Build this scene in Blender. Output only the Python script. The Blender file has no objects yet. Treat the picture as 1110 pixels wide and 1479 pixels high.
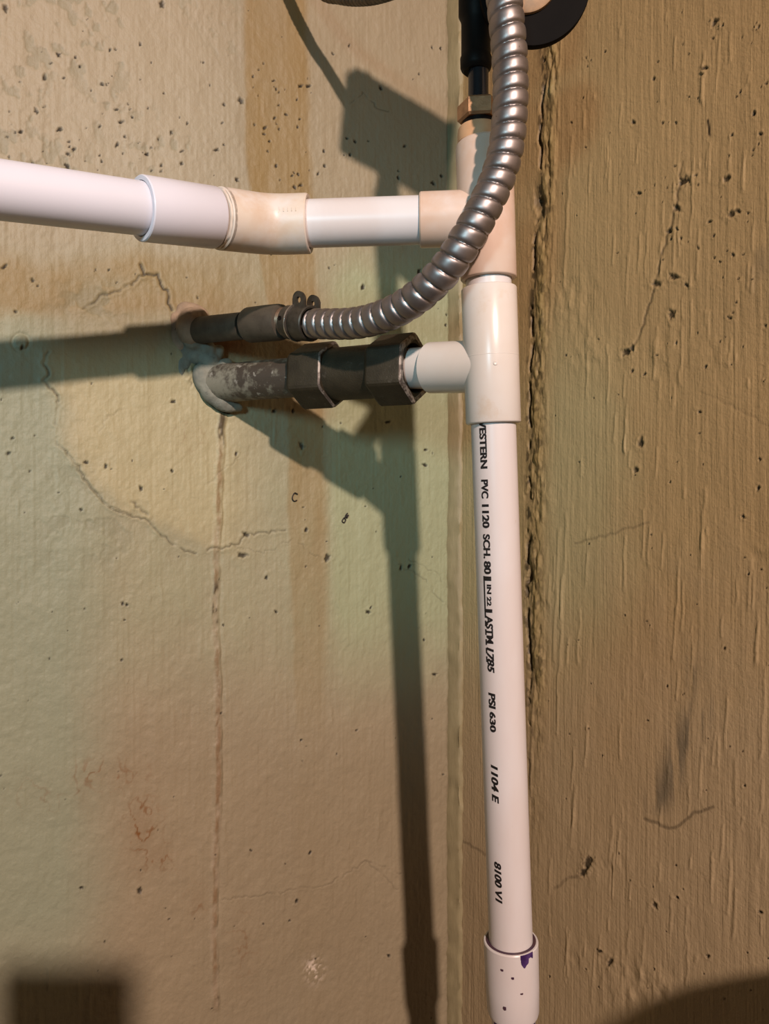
import bpy, bmesh, math, random
import numpy as np
from mathutils import Vector, Matrix, Quaternion

# ------------------------------------------------------------------ scene, camera, light
scene = bpy.context.scene
COL = scene.collection
F, CX, CY, H = 1111.0, 555.0, 739.5, 1.30       # focal length in pixels, image centre, camera height

cam_data = bpy.data.cameras.new('camera')
cam = bpy.data.objects.new('camera', cam_data)
COL.objects.link(cam)
cam.location = (0, 0, H)
cam.rotation_euler = (math.radians(90), 0, 0)
cam_data.sensor_fit = 'VERTICAL'
cam_data.sensor_height = 24.0
cam_data.lens = 24.0 * F / 1479.0
cam_data.clip_start = 0.01
scene.camera = cam

world = bpy.data.worlds.new('world')
scene.world = world
world.use_nodes = True
bg = world.node_tree.nodes['Background']
bg.inputs[0].default_value = (1.0, 0.72, 0.42, 1)
bg.inputs[1].default_value = 0.003


def add_light(name, kind, loc, energy, color, **kw):
    d = bpy.data.lights.new(name, kind)
    d.energy = energy
    d.color = color
    for k, v in kw.items():
        setattr(d, k, v)
    o = bpy.data.objects.new(name, d)
    COL.objects.link(o)
    o.location = loc
    return o


# bare bulb hanging behind and above the photographer, to the right
add_light('basement_bulb', 'POINT', (0.648, -1.744, H + 1.036), 404, (1.0, 0.765, 0.675), shadow_soft_size=0.046)
# added cool fill for bluish shade; source unseen, cone shaped to fade lower down
FILL_POS = Vector((-0.75, -1.9, H + 0.35))
fill = add_light('cool_fill_spot', 'SPOT', FILL_POS, 136, (0.48, 0.84, 1.0), shadow_soft_size=0.22,
                 spot_size=math.radians(18.5), spot_blend=0.85)
fill.rotation_euler = (Vector((-0.06, 0.75, H + 0.19)) - FILL_POS).to_track_quat('-Z', 'Y').to_euler()

vs = scene.view_settings
vs.view_transform = 'Standard'
vs.look = 'None'
vs.gamma = 1
vs.use_curve_mapping = False
vs.exposure = 0.0


# ------------------------------------------------------------------ helpers
def at(px, py, Z):
    return Vector(((px - CX) / F * Z, Z, H - (py - CY) / F * Z))


def tag(o, label=None, cat=None, group=None, kind=None):
    if label: o['label'] = label
    if cat: o['category'] = cat
    if group: o['group'] = group
    if kind: o['kind'] = kind
    return o


def thing(name, loc, label, cat, group=None):
    o = bpy.data.objects.new(name, None)
    o.empty_display_size = 0.02
    COL.objects.link(o)
    o.location = loc
    return tag(o, label, cat, group)


def origin(o):
    v = Vector(o.location)
    while o.parent:
        o = o.parent
        v += Vector(o.location)
    return v


def mesh_obj(name, verts, faces, mat, parent=None, smooth=True, sharp=32):
    """verts in world space; the object's origin is its parent's origin"""
    me = bpy.data.meshes.new(name)
    off = origin(parent) if parent else Vector((0, 0, 0))
    me.from_pydata([tuple(Vector(v) - off) for v in verts], [], faces)
    me.validate()
    bm = bmesh.new(); bm.from_mesh(me)
    bmesh.ops.recalc_face_normals(bm, faces=bm.faces)
    bm.to_mesh(me); bm.free()
    if smooth:
        me.polygons.foreach_set('use_smooth', [True] * len(me.polygons))
        me.set_sharp_from_angle(angle=math.radians(sharp))
    me.materials.append(mat)
    o = bpy.data.objects.new(name, me)
    COL.objects.link(o)
    if parent: o.parent = parent
    return o


class MB:
    def __init__(s): s.v = []; s.f = []

    def add(s, v, f):
        n = len(s.v)
        s.v += [Vector(x) for x in v]
        s.f += [tuple(i + n for i in q) for q in f]
        return s

    def build(s, name, mat, parent=None, **kw): return mesh_obj(name, s.v, s.f, mat, parent, **kw)


def frame(d, hint=None):
    d = Vector(d).normalized()
    h = Vector(hint) if hint else (Vector((0, 0, 1)) if abs(d.z) < .9 else Vector((0, -1, 0)))
    a = (h - d * h.dot(d)).normalized()
    return d, a, d.cross(a)


def lathe(A, d, prof, seg=48, rot=0.0, hint=None, closed=False, wob=None):
    """profile [(t, r)...] turned round the axis through A along d"""
    d, a, b = frame(d, hint)
    V, Fc = [], []
    for (t, r) in prof:
        for k in range(seg):
            th = rot + 2 * math.pi * k / seg
            rr = r if wob is None else r + wob(t, th)
            V.append(Vector(A) + d * t + (a * math.cos(th) + b * math.sin(th)) * rr)
    n = len(prof)
    for i in range(n if closed else n - 1):
        j = (i + 1) % n
        for k in range(seg):
            k2 = (k + 1) % seg
            Fc.append((i * seg + k, i * seg + k2, j * seg + k2, j * seg + k))
    if not closed:
        Fc.append(tuple(range(seg - 1, -1, -1)))
        Fc.append(tuple((n - 1) * seg + k for k in range(seg)))
    return V, Fc


def socket(L, ro, ri, bev=.0012, depth=.012):
    """closed profile of an open-ended sleeve"""
    return [(depth, ri), (0, ri), (0, ro - bev), (bev * .4, ro - bev * .35), (bev, ro),
            (L - bev, ro), (L - bev * .4, ro - bev * .35), (L, ro - bev), (L, ri), (L - depth, ri)]


def catmull(pts, n):
    P = [np.array(p, float) for p in pts]
    P = [2 * P[0] - P[1]] + P + [2 * P[-1] - P[-2]]
    out = []
    for i in range(1, len(P) - 2):
        for k in range(n):
            t = k / n
            a, b, c, d = P[i - 1], P[i], P[i + 1], P[i + 2]
            out.append(.5 * ((2 * b) + (-a + c) * t + (2 * a - 5 * b + 4 * c - d) * t * t + (-a + 3 * b - 3 * c + d) * t ** 3))
    out.append(P[-2])
    return np.array(out)


def resample(P, step):
    s = np.concatenate([[0], np.cumsum(np.linalg.norm(np.diff(P, axis=0), axis=1))])
    n = max(2, int(s[-1] / step) + 1)
    q = np.linspace(0, s[-1], n)
    return np.stack([np.interp(q, s, P[:, i]) for i in range(3)], 1), q


def sweep(P, radf, seg=32, S=None, caps=True):
    """tube along the points P; radf(i, s, theta) -> radius"""
    P = [Vector(p) for p in P]
    T = [(P[min(i + 1, len(P) - 1)] - P[max(i - 1, 0)]).normalized() for i in range(len(P))]
    _, a, _ = frame(T[0])
    V, Fc = [], []
    s = 0
    for i, p in enumerate(P):
        if i:
            a = T[i - 1].rotation_difference(T[i]) @ a
            s += (P[i] - P[i - 1]).length
        a = (a - T[i] * a.dot(T[i])).normalized()
        b = T[i].cross(a)
        for k in range(seg):
            th = 2 * math.pi * k / seg
            V.append(p + (a * math.cos(th) + b * math.sin(th)) * radf(i, s, th))
    for i in range(len(P) - 1):
        for k in range(seg):
            k2 = (k + 1) % seg
            Fc.append((i * seg + k, i * seg + k2, (i + 1) * seg + k2, (i + 1) * seg + k))
    if caps:
        Fc.append(tuple(range(seg - 1, -1, -1)))
        Fc.append(tuple((len(P) - 1) * seg + k for k in range(seg)))
    return V, Fc


def box(c, sx, sy, sz, X=(1, 0, 0), Y=(0, 1, 0), Z=(0, 0, 1)):
    X, Y, Z = Vector(X), Vector(Y), Vector(Z)
    V = [Vector(c) + X * (sx * i) + Y * (sy * j) + Z * (sz * k) for i in (-.5, .5) for j in (-.5, .5) for k in (-.5, .5)]
    return V, [(0, 1, 3, 2), (4, 6, 7, 5), (0, 4, 5, 1), (2, 3, 7, 6), (0, 2, 6, 4), (1, 5, 7, 3)]


# numpy value noise
_rng = np.random.default_rng(11)
_TAB = _rng.random((256, 256))


def vnoise(x, y, seed=0):
    x = x + 17.31 * seed; y = y + 9.73 * seed
    xi = np.floor(x).astype(int); yi = np.floor(y).astype(int)
    fx = x - xi; fy = y - yi
    fx = fx * fx * (3 - 2 * fx); fy = fy * fy * (3 - 2 * fy)
    g = lambda i, j: _TAB[(xi + i) & 255, (yi + j) & 255]
    return (g(0, 0) * (1 - fx) + g(1, 0) * fx) * (1 - fy) + (g(0, 1) * (1 - fx) + g(1, 1) * fx) * fy


def fbm(x, y, octs=4, seed=0):
    s = 0; a = .5; tot = 0
    for o in range(octs):
        s = s + a * vnoise(x * 2 ** o, y * 2 ** o, seed + o * 3)
        tot += a; a *= .5
    return s / tot


def sstep(a, b, x):
    t = np.clip((x - a) / (b - a), 0, 1)
    return t * t * (3 - 2 * t)


# ------------------------------------------------------------------ materials
def new_mat(name):
    m = bpy.data.materials.new(name)
    m.use_nodes = True
    nt = m.node_tree
    return m, nt, nt.nodes['Principled BSDF']


def N(nt, kind, **kw):
    n = nt.nodes.new(kind)
    for k, v in kw.items(): setattr(n, k, v)
    return n


ALB = .70          # all paints and plastics a little darker, the lamps stronger: less light bounces into the shade


def mixc(nt, fac, a, b, mode='MIX'):
    n = N(nt, 'ShaderNodeMix', data_type='RGBA', blend_type=mode)
    for sock, v in ((n.inputs[0], fac), (n.inputs[6], a), (n.inputs[7], b)):
        if hasattr(v, 'type') and hasattr(v, 'links'): nt.links.new(v, sock)
        elif isinstance(v, (int, float)): sock.default_value = v
        else: sock.default_value = (*(x * ALB for x in v), 1)
    return n.outputs[2]


def noise(nt, scale, detail=4, rough=.55, vec=None, stretch=None):
    n = N(nt, 'ShaderNodeTexNoise')
    n.inputs['Scale'].default_value = scale
    n.inputs['Detail'].default_value = detail
    n.inputs['Roughness'].default_value = rough
    if vec is None:
        vec = N(nt, 'ShaderNodeTexCoord').outputs['Object']
    if stretch:
        mp = N(nt, 'ShaderNodeMapping')
        mp.inputs['Scale'].default_value = stretch
        nt.links.new(vec, mp.inputs[0]); vec = mp.outputs[0]
    nt.links.new(vec, n.inputs['Vector'])
    return n.outputs['Fac']


def ramp(nt, val, lo, hi):
    n = N(nt, 'ShaderNodeMapRange')
    n.inputs[1].default_value = lo; n.inputs[2].default_value = hi
    nt.links.new(val, n.inputs[0])
    return n.outputs[0]


def bump(nt, bsdf, h, strength, dist):
    n = N(nt, 'ShaderNodeBump')
    n.inputs['Strength'].default_value = strength
    n.inputs['Distance'].default_value = dist
    nt.links.new(h, n.inputs['Height'])
    nt.links.new(n.outputs[0], bsdf.inputs['Normal'])
    return n


def mottled(name, c1, c2, scale, lo=.4, hi=.65, rough=.4, metal=0, c3=None, s3=40, lo3=.6, hi3=.7, bs=0, bscale=200, coat=0, stretch=None):
    m, nt, p = new_mat(name)
    c = mixc(nt, ramp(nt, noise(nt, scale, stretch=stretch), lo, hi), c1, c2)
    if c3: c = mixc(nt, ramp(nt, noise(nt, s3, 6, .65), lo3, hi3), c, c3)
    nt.links.new(c, p.inputs['Base Color'])
    p.inputs['Roughness'].default_value = rough
    p.inputs['Metallic'].default_value = metal
    p.inputs['Coat Weight'].default_value = coat
    p.inputs['Specular IOR Level'].default_value = .34
    if name.startswith('matte'): p.inputs['Specular IOR Level'].default_value = .08
    if bs: bump(nt, p, noise(nt, bscale, 5), bs, .001)
    return m


M = {}
M['pvc'] = mottled('white_pvc', (.80, .77, .76), (.76, .70, .67), 25, rough=.34, c3=(.62, .53, .45), s3=60, lo3=.66, hi3=.80, stretch=(1, 1, .3))
M['pvc_new'] = mottled('new_white_pvc', (.80, .80, .88), (.78, .78, .85), 20, rough=.33)
M['pvc_old'] = mottled('aged_pvc', (.78, .67, .55), (.70, .53, .39), 35, rough=.38, c3=(.80, .73, .66), s3=30, lo3=.45, hi3=.65)
M['pvc_tee'] = mottled('cream_pvc', (.79, .735, .67), (.77, .68, .59), 18, rough=.27, c3=(.70, .53, .37), s3=22, lo3=.62, hi3=.8)
M['pvc_stained'] = mottled('stained_cream_pvc', (.78, .63, .52), (.70, .48, .34), 14, rough=.3, c3=(.80, .70, .63), s3=16, lo3=.5, hi3=.7)
M['pvc_tan'] = mottled('tan_pvc', (.72, .44, .24), (.62, .34, .17), 60, rough=.45)
M['ink'] = mottled('black_ink', (.012, .010, .010), (.05, .04, .04), 900, rough=.6, lo=.55, hi=.75)
M['primer'] = mottled('purple_primer', (.045, .018, .09), (.10, .05, .18), 120, rough=.3)
M['primer_dark'] = mottled('brown_purple_primer', (.10, .05, .06), (.05, .02, .06), 120, rough=.35)
M['conduit'] = mottled('galvanised_steel', (.36, .325, .31), (.28, .25, .235), 60, rough=.42, metal=.88, c3=(.16, .12, .10), s3=300, lo3=.66, hi3=.72)
M['cable'] = mottled('dull_steel', (.22, .20, .17), (.14, .12, .10), 80, rough=.45, metal=.85)
M['iron'] = mottled('dark_cast_iron', (.050, .040, .022), (.032, .025, .013), 60, rough=.62, metal=.25, c3=(.10, .083, .06), s3=160, lo3=.6, hi3=.75, bs=.35, bscale=700)
M['iron_worn'] = mottled('worn_iron_edge', (.34, .31, .27), (.12, .10, .085), 220, rough=.5, metal=.5, lo=.42, hi=.56)
M['emt'] = mottled('grey_painted_conduit', (.10, .082, .058), (.07, .056, .04), 90, rough=.6, metal=.2, c3=(.04, .033, .025), s3=160, lo3=.62, hi3=.7)
M['zinc'] = mottled('dull_zinc', (.10, .088, .07), (.06, .052, .04), 120, rough=.48, metal=.6, c3=(.05, .04, .03), s3=350, lo3=.62, hi3=.7)
M['bright'] = mottled('bright_steel_edge', (.6, .56, .52), (.4, .36, .33), 300, rough=.3, metal=.9)
M['copper'] = mottled('copper_threads', (.35, .23, .15), (.22, .15, .10), 300, rough=.4, metal=.7)
M['brass'] = mottled('weathered_brass', (.50, .27, .13), (.36, .19, .09), 140, rough=.45, metal=.45, bs=.2, bscale=500)
M['black'] = mottled('matte_black_rubber', (.009, .007, .006), (.013, .010, .008), 50, rough=.5)
M['black_gloss'] = mottled('black_pipe', (.016, .017, .02), (.022, .022, .025), 50, rough=.25)
M['matte_black'] = mottled('matte_black_paint', (.004, .0035, .003), (.006, .005, .004), 30, rough=.75)
M['hub'] = mottled('tan_hub', (.45, .28, .15), (.32, .22, .13), 120, rough=.6)
M['mortar'] = mottled('painted_mortar', (.27, .27, .21), (.20, .205, .165), 70, rough=.75, c3=(.10, .10, .085), s3=120, lo3=.6, hi3=.75, bs=.6, bscale=260)
M['mortar_pink'] = mottled('tan_mortar', (.44, .33, .225), (.33, .25, .17), 90, rough=.8, bs=.5, bscale=260)
M['floor'] = mottled('grey_concrete', (.09, .08, .065), (.06, .055, .045), 6, rough=.85)
M['bug'] = mottled('black_fleck', (.010, .008, .006), (.02, .015, .01), 500, rough=.6)

# iron pipe under flaking paint, thicker towards the wall
m, nt, p = new_mat('flaking_painted_pipe')
sx = N(nt, 'ShaderNodeSeparateXYZ'); nt.links.new(N(nt, 'ShaderNodeTexCoord').outputs['Object'], sx.inputs[0])
mr = N(nt, 'ShaderNodeMapRange'); nt.links.new(sx.outputs[0], mr.inputs[0])
mr.inputs[1].default_value = .0; mr.inputs[2].default_value = .085; mr.inputs[3].default_value = -.10; mr.inputs[4].default_value = .10
ad = N(nt, 'ShaderNodeMath', operation='ADD'); nt.links.new(mr.outputs[0], ad.inputs[0]); nt.links.new(noise(nt, 70, 7, .68), ad.inputs[1])
c = mixc(nt, ramp(nt, ad.outputs[0], .38, .54), (.25, .235, .175), (.060, .046, .032))
c = mixc(nt, ramp(nt, noise(nt, 160, 4), .62, .68), c, (.30, .28, .23))
nt.links.new(c, p.inputs['Base Color'])
p.inputs['Roughness'].default_value = .62
bump(nt, p, noise(nt, 55, 7, .68), .6, .0012)
M['iron_paint'] = m


def wall_mat(name, base, attrs, brush, bscale, rough=.5, strokes=320):
    """paint with masks measured on the wall; attrs = [(attribute, colour)...]"""
    m, nt, p = new_mat(name)
    vec = N(nt, 'ShaderNodeTexCoord').outputs['Object']
    c = mixc(nt, ramp(nt, noise(nt, 9, 5, .6, vec), .3, .7), base, tuple(x * .90 for x in base))
    c = mixc(nt, ramp(nt, noise(nt, 70, 5, .6, vec, (1, 1, .35)), .35, .75), c, tuple(x * .9 for x in base))
    for a, colr in attrs:
        an = N(nt, 'ShaderNodeAttribute', attribute_name=a)
        c = mixc(nt, an.outputs['Fac'], c, colr)
    nt.links.new(c, p.inputs['Base Color'])
    p.inputs['Roughness'].default_value = rough
    p.inputs['Specular IOR Level'].default_value = .25
    st = noise(nt, strokes, 3, .6, vec, (1, 1, .05))
    fine = noise(nt, bscale, 5, .6, vec)
    mth = N(nt, 'ShaderNodeMath', operation='MULTIPLY_ADD')
    nt.links.new(st, mth.inputs[0]); mth.inputs[1].default_value = brush; nt.links.new(fine, mth.inputs[2])
    bump(nt, p, mth.outputs[0], .55, .0008)
    return m


# ------------------------------------------------------------------ walls
TH = math.radians(31.7)                                  # the left wall recedes to the right
WL_DIR = np.array([math.cos(TH), math.sin(TH)])          # plan direction, leftwards is negative
WL_N = np.array([math.sin(TH), -math.cos(TH)])           # plan normal into the room
w0 = at(310, CY, .7182)
W0 = np.array([w0.x, w0.y])


def ray_plan(px, P0, n):
    r = np.array([(px - CX) / F, 1.0])
    return r * (P0 @ n) / (r @ n)


CORNER = ray_plan(655, W0, WL_N)
PHI = math.radians(54.0)
WR_DIR = np.array([math.cos(PHI), -math.sin(PHI)])
WR_N = np.array([-math.sin(PHI), -math.cos(PHI)])


def wall_point(px, py, side='L', off=0.0):
    P0, n = (W0, WL_N) if side == 'L' else (CORNER, WR_N)
    q = ray_plan(px, P0, n)
    return Vector((q[0] + n[0] * off, q[1] + n[1] * off, H - (py - CY) / F * q[1]))


def axis_vals(lo, hi, a, b, step, coarse):
    """coarse outside [a, b], fine inside"""
    v = [np.arange(lo, a, coarse), np.arange(a, b, step), np.arange(b, hi, coarse), [hi]]
    return np.unique(np.concatenate(v))


def seg_dist(px, py, poly):
    d = np.full(px.shape, 1e9)
    for (x0, y0), (x1, y1) in zip(poly[:-1], poly[1:]):
        dx, dy = x1 - x0, y1 - y0
        t = np.clip(((px - x0) * dx + (py - y0) * dy) / (dx * dx + dy * dy + 1e-9), 0, 1)
        d = np.minimum(d, np.hypot(px - x0 - t * dx, py - y0 - t * dy))
    return d


def wander(poly, amp, step, rnd):
    out = []
    for (x0, y0), (x1, y1) in zip(poly[:-1], poly[1:]):
        n = max(1, int(math.hypot(x1 - x0, y1 - y0) / step))
        for k in range(n):
            t = k / n
            j = amp if (out) else 0
            out.append((x0 + (x1 - x0) * t + rnd.uniform(-j, j), y0 + (y1 - y0) * t + rnd.uniform(-j, j)))
    out.append(poly[-1])
    return out


def grid_wall(name, P0, d, n, us, zs, fields, mat):
    U, Zz = np.meshgrid(us, zs)
    X = P0[0] + d[0] * U; Y = P0[1] + d[1] * U
    Ys = np.maximum(Y, .12)
    px = CX + F * X / Ys; py = CY - F * (Zz - H) / Ys
    px = np.where(Y > .12, px, 5000.)
    disp, attrs = fields(U, Zz, px, py)
    X = X + n[0] * disp; Y = Y + n[1] * disp
    nz, nu = U.shape
    co = np.stack([X, Y, Zz], -1).reshape(-1, 3).astype(np.float32)
    idx = np.arange(nz * nu).reshape(nz, nu)
    q = np.stack([idx[:-1, :-1], idx[:-1, 1:], idx[1:, 1:], idx[1:, :-1]], -1).reshape(-1, 4)
    # make the face normal agree with n
    a, b, c = co[q[0, 0]], co[q[0, 1]], co[q[0, 3]]
    if np.dot(np.cross(b - a, c - a)[:2], n) < 0: q = q[:, ::-1]
    me = bpy.data.meshes.new(name)
    me.vertices.add(len(co)); me.vertices.foreach_set('co', co.ravel())
    me.loops.add(q.size); me.loops.foreach_set('vertex_index', q.ravel().astype(np.int32))
    me.polygons.add(len(q)); me.polygons.foreach_set('loop_start', np.arange(0, q.size, 4, dtype=np.int32))
    me.update(calc_edges=True)
    me.polygons.foreach_set('use_smooth', np.ones(len(q), bool))
    for k, v in attrs.items():
        at_ = me.attributes.new(k, 'FLOAT', 'POINT')
        at_.data.foreach_set('value', np.clip(v, 0, 1).ravel().astype(np.float32))
    me.materials.append(mat)
    o = bpy.data.objects.new(name, me)
    COL.objects.link(o)
    return tag(o, kind='structure')


def dots(px, py, lst, disp, dark, depth, soft=.6):
    for (x, y, r) in lst:
        r *= .86; kk = 1.0 if r < 3 else .9
        b = (np.abs(px - x) < r * 3 + 4) & (np.abs(py - y) < r * 3 + 4)
        if not b.any(): continue
        dd = np.hypot(px[b] - x, py[b] - y) * (.62 + .76 * vnoise(px[b] * .45, py[b] * .32, 5))
        dd = dd * (1 + .22 * np.sin(2 * np.arctan2(py[b] - y, px[b] - x) + x) + .12 * np.sin(5 * np.arctan2(py[b] - y, px[b] - x) + y))
        w = 1 - sstep(r * soft, r * 1.35, dd)
        disp[b] -= depth * w
        disp[b] += depth * .35 * np.exp(-((dd - r * 1.7) / (r * .5)) ** 2)
        dark[b] = np.maximum(dark[b], w * kk)


def left_fields(U, Z, px, py):
    rnd = random.Random(5)
    # warped picture coordinates for ragged edges
    wx = px + 26 * (fbm(U * 30, Z * 30, 4, 1) - .5); wy = py + 40 * (fbm(U * 30, Z * 30, 4, 2) - .5)
    mid = fbm(U * 60, Z * 40, 4, 3); fine = fbm(U * 260, Z * 200, 3, 4)
    disp = .0045 * (fbm(U * 9, Z * 9, 3, 5) - .5) + .0019 * (mid - .5) + .0008 * (fine - .5)
    disp = disp + .00035 * (vnoise(U * 420, Z * 14, 6) - .5)
    dark = np.zeros_like(px); rust = np.zeros_like(px); pale = np.zeros_like(px); line = np.zeros_like(px)
    # --- colour patches of the paint
    green = sstep(300, 460, wy) * (1 - sstep(860, 1080, wy)) * (.75 + .5 * (mid - .5))
    left = (1 - sstep(60, 210, wx)) * sstep(430, 520, wy) * (1 - .6 * sstep(1250, 1500, wy))
    corner = sstep(460, 500, px) * sstep(330, 450, wy) * (1 - sstep(800, 1050, wy))
    green = np.clip(green * .55 + corner * .75, 0, 1)
    grey = np.clip(left * 1.1, 0, 1)
    patch_edge = [(68, 470), (62, 520), (84, 575), (82, 640), (105, 672), (128, 700), (165, 735), (205, 752), (250, 775), (300, 795), (420, 840)]
    # repaired patch: paler and yellower inside
    inside = sstep(-20, 40, wx - np.interp(py, [p_[1] for p_ in patch_edge], [p_[0] for p_ in patch_edge])) * sstep(470, 520, py) * (1 - sstep(740, 860, wy)) * (1 - sstep(300, 410, wx))
    cream = np.clip(inside * .95, 0, 1)
    green = green * (1 - .5 * inside); grey = grey * (1 - .8 * inside)
    # brown run of damp down the wall
    sx = wx * .35 + px * .65
    c0 = np.interp(py, [0, 260, 450, 600, 900, 1479], [398, 402, 422, 440, 446, 450])
    hw = np.interp(py, [0, 260, 450, 600, 800, 1050], [44, 46, 36, 28, 28, 20])
    st = sstep(-hw - 3, -hw + 5, sx - c0) * (1 - sstep(hw - 8, hw + 8, sx - c0))
    st *= np.interp(py, [0, 250, 330, 520, 640, 820, 960, 1080], [.85, .95, .8, .75, .68, .6, .35, 0.05]) * (.7 + .7 * (fbm(U * 40, Z * 12, 3, 8) - .25))
    tan = sstep(352, 395, wy) * (1 - sstep(440, 470, wy)) * (1 - sstep(300, 420, wx))     # stained band below the pipe
    stain = np.clip(np.maximum(st, tan * .62 * (.6 + .8 * mid)), 0, 1)
    # rust under the conduit stub and rusty streaks low on the wall
    b = np.exp(-(((wx - 325) / 36) ** 2 + ((wy - 498) / 22) ** 2)); rust = np.maximum(rust, b * .95)
    for (cx_, cy_, rx, ry, k) in ((205, 1195, 22, 45, .8), (225, 1235, 30, 22, .6), (150, 1120, 60, 22, .5), (120, 1150, 10, 26, .55), (285, 1300, 14, 22, .4),
                                  (350, 1360, 22, 55, .3), (275, 630, 26, 22, .25), (55, 1150, 40, 35, .25)):
        b = np.exp(-(((px - cx_) / rx) ** 2 + ((py - cy_) / ry) ** 2))
        rust = np.maximum(rust, b * k * 1.25 * (sstep(.80, .97, 1 - np.abs(2 * fbm(U * 95, Z * 70, 3, 21) - 1) * 2.2) * .9 + .22))
    # browner, darker tone low on the wall
    brown = sstep(930, 1150, wy) * sstep(80, 260, wx) * (.55 + .6 * (fbm(U * 18, Z * 12, 4, 12) - .3))
    # --- vertical seam
    sxm = 316 + 3 * np.sin(py * .013) - (py - 600) * .006 + 5 * (fbm(U * 0 + 3, Z * 60, 3, 13) - .5)
    ds = np.abs(px - sxm)
    on = sstep(588, 600, py) * (1 - sstep(1450, 1466, py))
    rough_s = fbm(U * 200, Z * 90, 4, 14)
    w = (1 - sstep(3, 9, ds)) * on
    disp = disp + w * (.0034 * (rough_s - .42) + .0006) - .0008 * np.exp(-((px - sxm - 7) / 2.2) ** 2) * on
    rust = np.maximum(rust, (1 - sstep(1.5, 5, ds)) * on * (.22 + .30 * sstep(.40, .66, rough_s))); pale = np.maximum(pale, w * .12 * sstep(.5, .3, rough_s))
    heavy = sstep(835, 850, py) * (1 - sstep(895, 915, py)) + sstep(1405, 1425, py) * (1 - sstep(1450, 1466, py)) + sstep(590, 600, py) * (1 - sstep(630, 660, py))
    dark = np.maximum(dark, (1 - sstep(2, 6, ds)) * on * np.clip(heavy, 0, 1) * .75 * sstep(.42, .55, rough_s))
    # --- cracks
    cr = [([(203, 382), (207, 395), (226, 398), (240, 420), (248, 448)], 2.0, 1.0), ([(120, 445), (145, 428), (172, 420), (190, 410), (207, 398)], 1.6, .65),
          ([(70, 508), (62, 524), (72, 534), (65, 550), (84, 572)], 1.6, .85), ([(84, 572), (82, 612), (84, 640), (112, 672), (128, 700), (160, 734)], 1.4, .62),
          ([(160, 734), (212, 752), (250, 788), (283, 800)], 1.4, .62), ([(300, 795), (340, 787), (356, 772), (412, 766)], 1.4, .55),
          ([(95, 650), (118, 690), (150, 725), (185, 742)], 1.2, .4), ([(185, 715), (200, 735), (214, 744)], 1.8, .6),
          ([(430, 785), (445, 795), (465, 810)], 1.0, .3), ([(575, 815), (610, 835), (640, 870)], 1.0, .35), ([(590, 808), (630, 828), (648, 850)], 1.0, .3),
          ([(320, 1300), (390, 1292), (480, 1275), (528, 1243), (575, 1285)], 1.0, .28), ([(528, 1243), (560, 1255), (580, 1262)], 1.0, .3),
          ([(505, 150), (525, 135), (545, 160), (560, 162)], 1.0, .5), ([(330, 785), (380, 800), (420, 780)], .9, .25), ([(140, 630), (155, 600), (180, 590)], .9, .22),
          ([(300, 700), (320, 680), (345, 660)], .9, .25), ([(264, 500), (276, 515), (284, 522), (281, 540), (287, 556), (298, 574), (312, 590), (330, 596)], 3.2, 1.1), ([(268, 520), (270, 545)], 1.6, .8), ([(274, 540), (275, 560)], 1.2, .7)]
    for poly, wd, k in cr:
        wp = wander(poly, 2.6, 5, rnd)
        xs = [q[0] for q in wp]; ys = [q[1] for q in wp]
        b = (px > min(xs) - 15) & (px < max(xs) + 15) & (py > min(ys) - 15) & (py < max(ys) + 15)
        dd = seg_dist(px[b], py[b], wp)
        ww = (1 - sstep(wd * .3, wd * 1.25, dd)) * sstep(.22, .5, fbm(U[b] * 90, Z[b] * 90, 3, 91))
        line[b] = np.maximum(line[b], ww * k)
        disp[b] += -.0010 * k * ww + .0006 * k * np.exp(-((dd - wd * 2.6) / (wd * 1.3)) ** 2)
    # edge relief of the repaired patch
    disp = disp + .0012 * inside
    # --- flaked, blistered paint top left
    fl = sstep(.54, .66, fbm(U * 150, Z * 105, 4, 17)) * (1 - sstep(260, 420, px)) * (1 - sstep(230, 330, py)) * sstep(.38, .55, fbm(U * 14, Z * 14, 3, 18))
    fl2 = sstep(.50, .60, fbm(U * 90, Z * 90, 4, 19)) * np.exp(-(((px - 140) / 55) ** 2 + ((py - 435) / 28) ** 2)) * 1.2
    fl3 = sstep(.50, .58, fbm(U * 70, Z * 70, 4, 23)) * np.exp(-(((px - 130) / 95) ** 2 + ((py - 760) / 90) ** 2)) * .7
    flake = np.clip(fl * .9 + fl2 + fl3, 0, 1)
    disp = disp - .0008 * flake
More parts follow.
